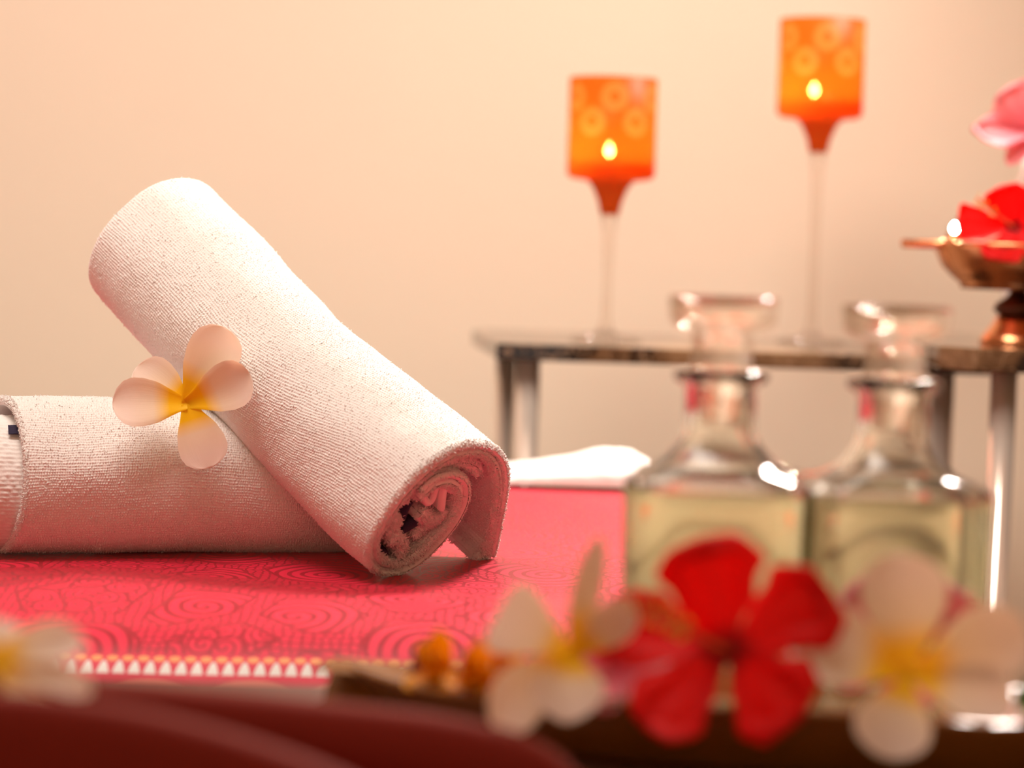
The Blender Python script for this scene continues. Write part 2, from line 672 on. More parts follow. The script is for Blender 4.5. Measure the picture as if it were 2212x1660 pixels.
def m_copper():
    n = N('hammered_copper')
    v = n.node('ShaderNodeTexVoronoi')
    n.put(v.inputs['Vector'], n.obj())
    v.inputs['Scale'].default_value = 70
    p = n.pbsdf(Base_Color=(0.80, 0.36, 0.17), Roughness=0.22, Metallic=1.0)
    n.put(p.inputs['Normal'], n.bump(v.outputs[0], 0.25, 0.002))
    return n.done(p)


def m_emit(name, col, s):
    n = N(name)
    e = n.node('ShaderNodeEmission')
    n.put(e.inputs[0], col)
    e.inputs[1].default_value = s
    return n.done(e)


def m_band():
    n = N('navy_band')
    wv = n.node('ShaderNodeTexWave')
    n.put(wv.inputs['Vector'], n.uv())
    wv.inputs['Scale'].default_value = 420
    p = n.pbsdf(Base_Color=(0.016, 0.010, 0.045), Roughness=0.7)
    n.put(p.inputs['Normal'], n.bump(wv.outputs[0], 0.6, 0.0006))
    return n.done(p)


M = {}
M['wall'] = m_wall()
M['ceiling'] = plain('ceiling_paint', (0.82, 0.76, 0.68), 0.9, bump=(40, 0.1, 0.002))
M['floor'] = m_wood('floor_wood', (0.26, 0.16, 0.09), (0.36, 0.23, 0.14), 0.35)
M['terry'] = m_terry()
M['band'] = m_band()
M['red'] = m_redcloth()
M['brown'] = plain('brown_red_cloth', (0.17, 0.012, 0.005), 0.8, bump=(400, 0.1, 0.0005), Specular_IOR_Level=0.15, Sheen_Weight=0.5, Sheen_Roughness=0.35, Sheen_Tint=(1.0, 0.42, 0.36))
M['plum'] = m_petal('plumeria_petal', (1.0, 0.68, 0.004), (0.95, 0.86, 0.79), (0.95, 0.85, 0.68), 0.38, (0.24, 0.46))
M['plum_y'] = plain('plumeria_throat', (0.93, 0.50, 0.01), 0.6)
M['hib'] = m_petal('hibiscus_petal', (0.35, 0.0, 0.005), (0.92, 0.010, 0.010), (0.88, 0.005, 0.008), 0.45, (0.06, 0.28), 0.1)
M['pink'] = m_petal('pink_petal', (0.75, 0.10, 0.16), (0.90, 0.36, 0.40), (0.85, 0.22, 0.28), 0.4, (0.1, 0.4), 0.1)
M['stamen'] = plain('stamen_column', (0.75, 0.10, 0.04), 0.6)
M['pollen'] = plain('pollen', (0.90, 0.45, 0.05), 0.8)
M['yel'] = m_petal('yellow_petal', (0.60, 0.17, 0.01), (0.95, 0.52, 0.01), (0.92, 0.42, 0.01), 0.55)
M['purple'] = m_petal('purple_petal', (0.12, 0.01, 0.05), (0.25, 0.02, 0.09), (0.2, 0.015, 0.07), 0.3)
M['green'] = plain('leaf_green', (0.06, 0.16, 0.02), 0.75, bump=(80, 0.2, 0.001))
M['glass'] = m_glass('clear_glass', (0.97, 0.98, 0.96))
M['stopper'] = m_stopper()
M['thin'] = m_thin('stem_glass')
M['bottle'] = m_glass('bottle_glass', (0.96, 0.97, 0.92), 1.5, 0.09)
M['oil'] = m_glass('pale_oil', (0.86, 0.88, 0.64), 1.44, 0.05)
M['marble'] = m_marble()
M['chrome'] = plain('satin_steel', (0.92, 0.82, 0.72), 0.14, 0.5)
M['copper'] = m_copper()
M['bronze'] = plain('dark_bronze', (0.10, 0.045, 0.03), 0.3, 0.9, bump=(50, 0.2, 0.002))
M['tray'] = m_wood('dark_tray_wood', (0.18, 0.064, 0.008), (0.28, 0.105, 0.014), 0.24, 0.15)
M['trolley'] = m_wood('trolley_wood', (0.06, 0.02, 0.01), (0.10, 0.035, 0.016), 0.4)
M['vinyl'] = plain('white_vinyl', (0.75, 0.70, 0.66), 0.5)
M['wax'] = plain('wax', (0.90, 0.75, 0.55), 0.4)
M['tin'] = plain('aluminium_cup', (0.75, 0.72, 0.68), 0.3, 1.0)
M['flame'] = m_emit('flame', (1.0, 0.84, 0.60), 560)
M['ceramic'] = plain('white_ceramic', (0.85, 0.82, 0.80), 0.2)

# ------------------------------------------------------------------ room shell
WY = 2.66


def slab(name, x0, x1, y0, y1, z0, z1, mat):
    v, f = prism([(x0, y0), (x1, y0), (x1, y1), (x0, y1)], z0, z1)
    return tag(mesh(name, v, f, mat, smooth=False), kind='structure')


slab('floor', -2.2, 1.9, -1.2, WY + 0.1, -0.1, 0.0, M['floor'])
slab('ceiling', -2.2, 1.9, -1.2, WY + 0.1, 2.5, 2.6, M['ceiling'])
slab('wall_back', -2.2, 1.9, WY, WY + 0.1, 0.0, 2.5, M['wall'])
slab('wall_left', -2.2, -2.1, -1.2, WY, 0.0, 2.5, M['wall'])
slab('wall_right', 1.8, 1.9, -1.2, WY, 0.0, 2.5, M['wall'])
slab('wall_front', -2.2, 1.9, -1.3, -1.2, 0.0, 2.5, M['wall'])
slab('baseboard_back', -2.1, 1.8, WY - 0.015, WY, 0.0, 0.10, M['vinyl'])

# ------------------------------------------------------------------ massage bed and its red cloth
BX0, BX1, BY0, BY1, BZ = -1.75, 0.105, 1.172, 1.91, 0.75


def bed_z(x, y):
    """height of the cloth: soft waves and a gentle fall towards the near edge"""
    z = BZ + 0.004 * np.sin(y * 26 + x * 5.5 + 0.6) * np.exp(-((y - 1.27) / 0.14) ** 2)
    z = z - 0.010 * np.clip((1.32 - y) / 0.15, 0, 1) ** 1.5
    z = z + 0.003 * np.exp(-((x + 0.22) / 0.05) ** 2 - ((y - 1.33) / 0.06) ** 2)
    return z


bed = tag(empty('massage_bed', (-0.8, 1.5, 0)), 'massage bed under the red patterned cloth', 'bed')
v, f = prism([(BX0, BY0 + 0.03), (BX1 - 0.012, BY0 + 0.03), (BX1 - 0.012, BY1 + 0.06), (BX0, BY1 + 0.06)], 0.64, BZ - 0.026, 0.012)
mesh('mattress', v, f, M['vinyl'], bed, smooth=False)
v, f = prism([(BX0 + 0.05, BY0 + 0.08), (BX1 - 0.06, BY0 + 0.08), (BX1 - 0.06, BY1), (BX0 + 0.05, BY1)], 0.57, 0.64, 0.004)
mesh('frame', v, f, M['trolley'], bed, smooth=False)
for lx in (BX0 + 0.1, BX1 - 0.11):
    for ly in (BY0 + 0.12, BY1 - 0.05):
        v, f = prism([(lx - .025, ly - .025), (lx + .025, ly - .025), (lx + .025, ly + .025), (lx - .025, ly + .025)], 0.0, 0.57, 0.003)
        mesh('leg', v, f, M['trolley'], bed, smooth=False)


def fold_over(t, e0, e1, r, drop):
    """maps flat cloth coordinate to (coordinate, fall) hanging over edges e0 and e1"""
    c = np.clip(t, e0 + r, e1 - r)
    fall = np.zeros_like(t)
    for sgn, e in ((-1, e0 + r), (1, e1 - r)):
        d = sgn * (t - e)
        a = np.clip(d / r, 0, math.pi / 2)
        on = d > 0
        c = np.where(on, e + sgn * r * np.sin(a), c)
        fall = np.where(on, r * (1 - np.cos(a)) + np.clip(d - r * math.pi / 2, 0, None), fall)
    return c, fall


xs = np.unique(np.r_[np.linspace(BX0, -0.55, 60), np.linspace(-0.55, 0.08, 170), np.linspace(0.08, 0.36, 50)])
ys = np.unique(np.r_[np.linspace(0.96, BY0 - 0.03, 20), np.linspace(BY0 - 0.03, 1.5, 240), np.linspace(1.5, BY1, 60)])
X, Y = np.meshgrid(xs, ys, indexing='ij')
cx, fx = fold_over(X, -9, BX1, 0.018, 1)
cy, fy = fold_over(Y, BY0, 9, 0.05, 1)
hang = np.maximum(fx, fy)
wob = 0.010 * np.sin(X * 38 + 1) * np.clip(fy / 0.1, 0, 1) + 0.008 * np.sin(Y * 30) * np.clip(fx / 0.1, 0, 1)
m = np.stack([cx + np.where(fx > 0, np.abs(wob) * 0.6, 0), cy - np.where(fy > 0, np.abs(wob), 0), bed_z(cx, cy) - hang - 0.0009], -1)
v, f, u = sheet(m, 0.0016)
uvflat = np.stack([X, Y - BY0 + 0.0], -1).reshape(-1, 2)
u = np.concatenate([uvflat, uvflat])
runner = mesh('bed_cloth', v, f, M['red'], uv=u)
tag(runner, 'red cloth with dark swirl print and a white triangle border spread over the bed', 'cloth')


# ------------------------------------------------------------------ terry relief
def terry(A, B, amp=0.00095, pu=0.00145, pv=0.00155, seed=1, wr=0.0013):
    """A along the rows (m), B across the rows (m)"""
    Bw = B + 0.0010 * noise2(A / 0.03, B / 0.03, seed) + 0.0004 * noise2(A / 0.005, B / 0.005, seed + 1)
    row = Bw / pv
    i = np.floor(row).astype(int)
    fr = row - i
    hv = 0.1 + 0.9 * np.sin(np.pi * np.clip(fr, 0, 1))
    Aw = A + 0.7 * _TAB[i & 255, (i * 7) & 255] * pu + 0.0009 * noise2(A / 0.004, B / 0.004, seed + 2)
    k = np.floor(Aw / pu).astype(int)
    g = Aw / pu - k
    hu = 0.05 + 0.95 * np.sin(np.pi * g)
    am = 0.45 + 0.55 * _TAB[k & 255, i & 255]
    return amp * hv * hu * am + wr * noise2(A / 0.05, B / 0.022, seed + 3) + 0.5 * wr * noise2(A / 0.018, B / 0.05, seed + 4)


# ------------------------------------------------------------------ leaning towel
CROP = lambda x, y: (760 + x / 4.743, 920 + y / 4.743)
yaw = np.array((-0.789, 0.614, 0.0))
ELEV = math.radians(31)
AX = unit(np.r_[yaw[:2] * math.cos(ELEV), math.sin(ELEV)])
lobe = P(*CROP(430, 1520), 1.392)
PH = unit(np.cross(AX, (0, 0, 1)))
if PH[0] < 0:
    PH = -PH
PQ = unit(np.cross(PH, AX))
if PQ[2] < 0:
    PQ = -PQ
C0 = on_plane(*CROP(900, 880), lobe, AX)


def near2(pts):
    o = []
    for x, y in pts:
        q = on_plane(*CROP(x, y), lobe, AX) - C0
        o.append((q @ PH, q @ PQ))
    return np.array(o)


NEAR = [(1420, 1370), (1470, 1180), (1530, 900), (1565, 600), (1520, 380), (1370, 265), (1150, 265), (900, 380), (680, 560), (480, 790),
        (320, 1040), (235, 1240), (250, 1400), (350, 1475), (500, 1475), (700, 1380), (900, 1190), (1060, 990), (1150, 800), (1150, 640),
        (1040, 560), (860, 600), (700, 740)]
nearc = catmull(near2(NEAR), 600)
ang = np.unwrap(np.arctan2(nearc[:, 1], nearc[:, 0]))
prog = np.abs(ang - ang[0]) / (2 * math.pi)
R_FAR = 0.0490
rfar = R_FAR - 0.0108 * np.clip(prog, 0, 3)
FCEN = np.array((0.0, 0.0))
farc = np.stack([rfar * np.cos(ang) * 1.0 + FCEN[0], rfar * np.sin(ang) * 1.0 + FCEN[1]], -1)
L_T = 0.285


def towel_axis_mid(sp, tp, cut=None):
    """mid surface grid: sp spiral parameters 0..1, tp axis distances (m)"""
    a = resample(nearc, sp)
    b = resample(farc, sp)
    k = np.clip(tp / (0.80 * L_T), 0, 1)
    k = k * k * (3 - 2 * k)
    c = a[:, None] * (1 - k)[None, :, None] + b[:, None] * k[None, :, None]
    f = tp / L_T
    bulge = 1 + 0.03 * np.sin(np.pi * f) - 0.04 * np.exp(-((f - 0.52) / 0.22) ** 2)
    c = c * bulge[None, :, None]
    sag = -0.006 * np.sin(np.pi * f)
    pos = C0 + c[..., 0:1] * PH + (c[..., 1:2] + sag[None, :, None]) * PQ + tp[None, :, None] * AX
    return pos


slen = np.linalg.norm(np.diff(nearc, axis=0), axis=1).sum()
s_split = 0.70
sp = np.unique(np.r_[ends(900, s_split, 0.0), np.linspace(s_split, 1, 120), 1 - np.linspace(0, 0.01, 5), np.linspace(0, 0.008, 7)])
tp = ends(840, L_T, 0.0028)
t_lean = tag(empty('rolled_towel', tuple(lobe)), 'rolled white terry towel leaning diagonally across the other rolled towel, its open end facing front', 'towel')
mid = towel_axis_mid(sp, tp)
# make the normal point outward
nn = normals(mid[:20, :20])
rad = mid[10, 10] - (C0 + tp[10] * AX)
sgn = 1 if nn[10, 10] @ rad > 0 else -1
if sgn < 0:
    mid = mid[:, ::-1]
S1 = sheet(mid, 0.0048, off=0.0026, disp=lambda A, B: terry(B, A, seed=3), step=(4, 4))
top = S1[0][:mid.shape[0] * mid.shape[1]].reshape(mid.shape)
if sgn < 0:
    topf = top[:, ::-1]
    topn = lambda: fuzz(topf[::-1], 4500, 2600, 0.0008, 1, rad=0.0003)
else:
    topn = lambda: fuzz(top, 4500, 2600, 0.0008, 1, rad=0.0003)
su_ = len(np.unique(np.r_[np.arange(0, mid.shape[0], 4), mid.shape[0] - 1]))
bot = S1[0][mid.shape[0] * mid.shape[1]:].reshape(su_, -1, 3)
bot = bot[:, ::-1] if sgn < 0 else bot
v, f, u = cat([S1, topn(), fuzz(bot if sgn < 0 else bot[::-1], 200, 1500, 0.0012, 12, rows=3)])
mesh('outer_layer', v, f, M['terry'], t_lean, uv=u)
sp2 = np.unique(np.r_[np.linspace(0.0, 1, 900), np.linspace(0, 0.008, 5)])
tp2 = np.unique(np.r_[ends(20, 0.09, 0.0028)[:7], np.linspace(0.003, 0.09, 190), np.linspace(0.09, L_T - 0.004, 40), L_T - 0.001 - 0.0028 * (1 - np.cos(np.linspace(0, math.pi / 2, 7)))]) + 0.0005
mid2 = towel_axis_mid(sp2, tp2)
if sgn > 0:
    mid2 = mid2[:, ::-1]  # relief on the inner side
S1 = sheet(mid2, 0.0048, off=0.0026, disp=lambda A, B: terry(B, A, seed=9, pu=0.0017, pv=0.002, amp=0.0012), step=(3, 2))
top = S1[0][:mid2.shape[0] * mid2.shape[1]].reshape(mid2.shape)
v, f, u = cat([S1, fuzz(top if sgn < 0 else top[::-1, ::-1], 5000, 3200, 0.0014, 2)])
mesh('inner_layer', v, f, M['terry'], t_lean, uv=u)


def tuck(name, pts, T, depth, start, mat, parent, n=110, relief=True):
    """a fold of cloth seen end-on in the roll: path pts in the end plane, running depth into the roll"""
    c = catmull(near2(pts), n)
    t = ends(90, depth, min(T * 0.5, 0.004)) + start
    mm = C0 + c[:, None, 0:1] * PH + c[:, None, 1:2] * PQ + t[None, :, None] * AX
    S1 = sheet(mm, T, disp=(lambda A, B: terry(B, A, amp=0.0013, pu=0.0017, pv=0.0019, seed=5, wr=0.0006)) if relief else None)
    if relief:
        k = mm.shape[0] * mm.shape[1]
        tg_ = S1[0][:k].reshape(mm.shape)
        bg_ = S1[0][k:].reshape(mm.shape)
        S1 = cat([S1, fuzz(tg_, 160, 200, 0.0015, 5), fuzz(bg_[::-1], 160, 200, 0.0015, 6)])
    v, f, u = S1
    return mesh(name, v, f, mat, parent, uv=u)


tuck('tucked_fold', [(770, 640), (800, 790), (850, 850), (900, 790), (950, 610)], 0.0050, 0.05, 0.004, M['terry'], t_lean, relief=False)
tuck('tucked_fold', [(960, 900), (985, 700), (1030, 600), (1065, 690), (1120, 690), (1160, 640), (1120, 880)], 0.0060, 0.05, 0.002, M['terry'], t_lean, relief=False)
tuck('tucked_fold', [(620, 860), (660, 740), (720, 700), (760, 800)], 0.0075, 0.05, 0.005, M['terry'], t_lean)
tuck('tucked_fold', [(370, 1120), (450, 1040), (530, 1060), (480, 1130), (400, 1180)], 0.0085, 0.05, 0.004, M['terry'], t_lean)
tuck('tucked_fold', [(420, 1230), (500, 1210), (560, 1280), (540, 1380)], 0.0090, 0.05, 0.002, M['terry'], t_lean)
tuck('tucked_fold', [(760, 960), (860, 1040), (960, 1020), (1050, 930)], 0.0095, 0.05, 0.004, M['terry'], t_lean)
tuck('tucked_fold', [(860, 590), (1020, 500), (1210, 450), (1360, 500), (1380, 580)], 0.0095, 0.06, 0.006, M['terry'], t_lean)
tuck('folded_hem', [(1300, 1390), (1370, 1370), (1415, 1290), (1440, 1190)], 0.0105, 0.06, 0.0015, M['terry'], t_lean)
tuck('tucked_fold', [(700, 1230), (820, 1130), (960, 1080)], 0.0080, 0.05, 0.006, M['terry'], t_lean)
tag(tuck('woven_band', [(690, 850), (640, 930), (600, 1040)], 0.0085, 0.045, 0.006, M['band'], t_lean, relief=False), 'navy blue woven band')
tag(tuck('woven_band', [(580, 1160), (660, 1110), (740, 1060)], 0.0085, 0.045, 0.005, M['band'], t_lean, relief=False), 'navy blue woven band')
tag(tuck('woven_band', [(350, 1350), (390, 1370), (410, 1390)], 0.0060, 0.03, 0.004, M['band'], t_lean, relief=False), 'navy blue woven band')

# ------------------------------------------------------------------ lying towel
LA = P(-8, 1022, 1.435)
LA[2] = 0.7962
LB = P(800, 1040, 1.50)
LB[2] = 0.7945
AXL = unit(LB - LA)
QH = unit(np.cross(AXL, (0, 0, 1)))      # towards the camera side if negative y
if QH[1] > 0:
    QH = -QH
QV = unit(np.cross(QH, AXL))
if QV[2] < 0:
    QV = -QV
LEN_L = np.linalg.norm(LB - LA)


def lying(th, r, t):
    """point of the lying towel: th angle (0 front, 90 top), r radius factor 0..1, t axis distance"""
    f = np.clip(t / LEN_L, 0, 1)
    R = 0.0465
    squash = 1 - 0.30 * np.clip((f - 0.40) / 0.60, 0, 1) ** 1.3
    ch = np.cos(th) * R * r * (1 + 0.10 * (1 - squash))
    cv = np.sin(th) * R * r
    base = -R
    cvv = base + (np.where(cv < -0.90 * R, -0.90 * R + (cv + 0.90 * R) * 0.3, cv) - base) * squash
    bulge = 1 + 0.02 * np.sin(f * 9)
    return LA + (ch * bulge)[..., None] * QH + cvv[..., None] * QV + t[..., None] * AXL


t_lie = tag(empty('rolled_towel', (LA[0], LA[1], BZ)), 'rolled white terry towel lying level on the red cloth under the leaning one', 'towel')
th0 = math.radians(-118)


def lying_grid(th, r, t, cutamp=0.0):
    TH = th[:, None] + 0 * t[None, :]
    T = t[None, :] + 0 * TH
    # slanted end: the hem bows towards the right in the middle of the front
    k = np.clip(1 - T / 0.10, 0, 1)
    T = T + cutamp * k * np.cos(TH - 0.10)
    RR = r[:, None] + 0 * T
    return lying(TH, RR, T)


thf = th0 + ends(800, 2 * math.pi * 0.97, 0.02)
tf = ends(760, LEN_L, 0.003)
mid = lying_grid(thf, np.full(len(thf), 0.945), tf, 0.012)
nn = normals(mid[:20, :20])
rad = mid[10, 10] - (LA + tf[10] * AXL)
flipL = nn[10, 10] @ rad < 0
if flipL:
    mid = mid[:, ::-1]
S1 = sheet(mid, 0.0052, disp=lambda A, B: terry(B, A, seed=21), step=(4, 4))
top = S1[0][:mid.shape[0] * mid.shape[1]].reshape(mid.shape)
v, f, u = cat([S1, fuzz(top[::-1, ::-1] if flipL else top, 3500, 2600, 0.0007, 8, rad=0.0003)])
mesh('outer_layer', v, f, M['terry'], t_lie, uv=u)
# second layer and core reach a little further out than the hem
thc = np.linspace(th0 + 0.3, th0 + 0.3 + 2 * math.pi * 2.6, 900)
rc = 0.86 - 0.235 * (thc - thc[0]) / (2 * math.pi)
tc = ends(160, LEN_L + 0.026, 0.003) - 0.026
TH = thc[:, None] + 0 * tc[None, :]
T = tc[None, :] + 0 * TH
T = T + np.clip(1 - (T + 0.026) / 0.08, 0, 1) * (0.014 - 0.006 * (TH - thc[0]) / (2 * math.pi))
mid = LA + (np.cos(TH) * 0.0465 * rc[:, None])[..., None] * QH + (np.sin(TH) * 0.0465 * rc[:, None] - 0.002)[..., None] * QV + T[..., None] * AXL
f_ = np.clip(T / LEN_L, 0, 1)
sq = 1 - 0.30 * np.clip((f_ - 0.40) / 0.60, 0, 1) ** 1.3
hv = np.sin(TH) * 0.0465 * rc[:, None] - 0.002
mid = LA + (np.cos(TH) * 0.0465 * rc[:, None])[..., None] * QH + ((hv + 0.0465) * sq - 0.0465)[..., None] * QV + T[..., None] * AXL
if flipL:
    mid = mid[:, ::-1]
v, f, u = sheet(mid, 0.0062, disp=lambda A, B: terry(B, A, seed=31, pu=0.0018, pv=0.0024, amp=0.0012), step=(2, 2))
mesh('rolled_core', v, f, M['terry'], t_lie, uv=u)
thb = np.linspace(0.72, 0.90, 24)
tb = np.linspace(0.004, 0.05, 12)
mid = lying_grid(thb, np.full(24, 0.872), tb)
v, f, u = sheet(mid, 0.0015)
tag(mesh('woven_band', v, f, M['band'], t_lie, uv=u), 'navy blue woven band')

# ------------------------------------------------------------------ white towel on the far edge of the bed
xs = np.linspace(-0.10, 0.112, 120)
ys = np.linspace(1.875, 1.985, 60)
X, Y = np.meshgrid(xs, ys, indexing='ij')
topx = np.interp(X, [-0.10, -0.01, 0.03, 0.055, 0.075, 0.095, 0.112], [0.001, 0.003, 0.010, 0.017, 0.0215, 0.0215, 0.012])
prof = np.sin(np.pi * np.clip((Y - 1.875) / 0.11, 0, 1)) ** 0.55
Z = BZ + 0.0035 + topx * prof + 0.0012 * noise2(X / 0.02, Y / 0.02, 40)
m = np.stack([X, Y, Z], -1)
v, f, u = sheet(m, 0.006, disp=lambda A, B: terry(A, B, amp=0.0012, pu=0.002, pv=0.0022, seed=44, wr=0.0006))
tag(mesh('folded_towel', v, f, M['terry'], uv=u), 'white towel heaped along the far edge of the bed behind the red cloth', 'towel')

# ------------------------------------------------------------------ flowers
_WU = [0, 0.08, 0.2, 0.4, 0.6, 0.75, 0.87, 0.95, 0.985, 1.0]
_PLUM = [0.26, 0.34, 0.50, 0.82, 0.98, 1.0, 0.86, 0.58, 0.33, 0.0]
_HIB = [0.08, 0.15, 0.32, 0.60, 0.84, 0.97, 1.0, 0.92, 0.74, 0.0]
_SLIM = [0.12, 0.18, 0.36, 0.74, 0.98, 1.0, 0.86, 0.58, 0.33, 0.0]
_NARROW = [0.3, 0.5, 0.75, 0.95, 1.0, 0.92, 0.7, 0.42, 0.22, 0.0]


def petal_grid(L, W, shape, cup=0.15, curl=0.1, roll=0.0, ruffle=0.0, bend=0.0, ph=0.0, nu=26, nv=17, rk=9.0):
    """petal in its own frame: x outwards, y across, z up the flower's face"""
    u = 1 - (1 - np.linspace(0, 1, nu)) ** 1.4
    vv = np.linspace(-1, 1, nv)
    U, V = np.meshgrid(u, vv, indexing='ij')
    w_ = np.interp(U, _WU, shape) * W / 2
    x = U * L
    y = V * w_ + bend * L * U ** 2
    z = cup * w_ * V ** 2 + curl * L * U ** 2
    z = z - roll * W * np.clip(V, 0, 1) ** 3 * np.sin(np.pi * U)          # one edge rolls back
    if ruffle:
        z = z + ruffle * W * U ** 2 * np.sin(V * rk + ph) * (0.3 + 0.7 * np.abs(V))
        x = x + ruffle * 0.9 * L * U ** 3 * np.sin(V * rk * 1.6 + ph * 2)
        y = y + ruffle * 0.5 * W * U * V * np.sin(U * 17 + ph)
    return np.stack([x, y, z], -1), np.stack([U, V * 0.5 + 0.5], -1)


def frame(n, upv=(0, 0, 1)):
    n = unit(n)
    x = unit(np.cross(upv, n))
    y = np.cross(n, x)
    return x, y, n


def flower(name, label, c, n, petals, mat, shape, thick=0.0007, group=None, cat_='flower', upv=(0, 0, 1)):
    """petals: dicts a=angle (deg, 0 = picture right, 90 = up), L, W, tilt (deg towards the viewer), twist, z0, + petal_grid keys"""
    root = tag(empty(name, tuple(c)), label, cat_, group)
    fx_, fy_, fn_ = frame(n, upv)
    for p in petals:
        p = dict(p)
        a, tilt, tw, z0, r_0 = (p.pop('a'), p.pop('tilt', 10), p.pop('twist', 12), p.pop('z0', 0.0), p.pop('r0', 0.0))
        pm = p.pop('mat', mat)
        g, uv = petal_grid(p.pop('L'), p.pop('W'), p.pop('shape', shape), **p)
        Rm = Matrix.Rotation(math.radians(a), 3, 'Z') @ Matrix.Rotation(-math.radians(tilt), 3, 'Y') @ Matrix.Rotation(math.radians(tw), 3, 'X')
        Rm = np.array(Rm)
        q = g.copy()
        q[..., 0] += r_0
        q = q @ Rm.T
        q[..., 2] += z0
        wpos = np.asarray(c) + q[..., 0:1] * fx_ + q[..., 1:2] * fy_ + q[..., 2:3] * fn_
        v, f, u = sheet(wpos, thick, edge=(0, 1, 1, 1))
        mesh('petal', v, f, pm, root, uv=np.concatenate([uv.reshape(-1, 2)] * 2))
    return root, (fx_, fy_, fn_)


def tube_part(root, name, pts, r, mat, n=10):
    v, f, u = tube(pts, r, n)
    return mesh(name, v, f, mat, root)


def dirn(c):
    """from a point of the room towards the camera"""
    return unit(np.array((0, 0, CAM_Z)) - np.asarray(c))


# frangipani lying on the two towels
c = P(404, 872, 1.408)
n_ = unit(dirn(c) + np.array((0.05, 0, 0.10)))
pxm = 1.408 / FPX
pl = [dict(a=64, L=185 * pxm, W=118 * pxm, tilt=7, twist=10, curl=-0.03, cup=0.22, roll=0.06),
      dict(a=24, L=150 * pxm, W=108 * pxm, tilt=12, twist=14, curl=-0.08, cup=0.30, roll=0.08),
      dict(a=-70, L=148 * pxm, W=108 * pxm, tilt=2, twist=-6, curl=-0.07, cup=0.20, roll=0.02),
      dict(a=181, L=160 * pxm, W=108 * pxm, tilt=7, twist=10, curl=-0.06, cup=0.30, roll=0.10),
      dict(a=144, L=135 * pxm, W=100 * pxm, tilt=1, twist=12, curl=-0.08, cup=0.28, roll=0.05, z0=-0.003)]
fl, (fx_, fy_, fn_) = flower('frangipani', 'white frangipani with yellow centre resting on the rolled towels', c, n_, pl, M['plum'], _PLUM)
tube_part(fl, 'flower_tube', [c - fn_ * 0.0012, c - fn_ * 0.005, c - fn_ * 0.013 + fx_ * 0.001], [0.0026, 0.0020, 0.0017], M['plum_y'])

# ------------------------------------------------------------------ wooden trolley in front of the bed
TZ = 0.752
tro = tag(empty('trolley', (0.03, 0.8, 0)), 'dark wooden trolley in front of the bed under the tray and the brown cloth', 'trolley')
v, f = prism([(-0.42, 0.60), (0.46, 0.60), (0.46, 1.033), (-0.42, 1.033)], TZ - 0.025, TZ, 0.002)
mesh('tabletop', v, f, M['trolley'], tro, smooth=False)
for lx in (-0.38, 0.42):
    for ly in (0.64, 1.01):
        v, f = prism([(lx - .02, ly - .02), (lx + .02, ly - .02), (lx + .02, ly + .02), (lx - .02, ly + .02)], 0.0, TZ - 0.025, 0.002)
        mesh('leg', v, f, M['trolley'], tro, smooth=False)

# ------------------------------------------------------------------ leaf-shaped wooden tray
out = catmull([P(722, 1436, 1.0)[:2], (-0.040, 0.940), P(1060, 1500, 0.90)[:2], (0.06, 0.880), (0.12, 0.872), P(2195, 1570, 0.868)[:2], (0.235, 0.90), (0.255, 0.925),
               (0.22, 0.948), (0.12, 0.951), (0.03, 0.958), (-0.03, 0.978), (-0.062, 0.997)], 180, True)[:-1]
area2 = np.sum(out[:, 0] * np.roll(out[:, 1], -1) - out[:, 1] * np.roll(out[:, 0], -1))
if area2 < 0:
    out = out[::-1]
tg = np.roll(out, -1, 0) - np.roll(out, 1, 0)
no = np.stack([tg[:, 1], -tg[:, 0]], -1)
no /= np.linalg.norm(no, axis=1, keepdims=True)
oc = out.mean(0)
zr = np.interp(out[:, 0], [-0.08, -0.04, -0.005, 0.05, 0.12, 0.18, 0.27], [0.769, 0.772, 0.7755, 0.7785, 0.779, 0.7765, 0.778])
rings = []
for k, (ins, zz) in enumerate([(1.0, 0), (0.016, 0), (0.010, 0.002), (0.0005, -1), (0.0, -0.5), (0.0015, 0.0), (0.009, 0.0), (0.0105, -0.4), (0.0125, -0.7), (0.016, -99), (0.020, -99), (1.0, -100)]):
    if ins == 1.0:
        q = oc + (out - oc) * 0.02
        z = np.full(len(out), TZ + (0.0002 if k == 0 else 0.0215))
    else:
        q = out - no * ins
        if k == 1: z = np.full(len(out), TZ + 0.0002)
        elif k == 2: z = np.full(len(out), TZ + 0.002)
        elif zz == -99: z = np.minimum(zr - 0.0025, TZ + 0.0235)
        else: z = zr + zz * 0.002
    rings.append(np.c_[q, z])
V = np.array(rings)
tray = mesh('tray', V.reshape(-1, 3), grid_faces(len(rings), len(out), wrap=True, flip=True), M['tray'])
tag(tray, 'dark brown wooden tray with a pointed end strewn with flowers', 'tray')

# ------------------------------------------------------------------ oil bottles
ZB = TZ + 0.0003


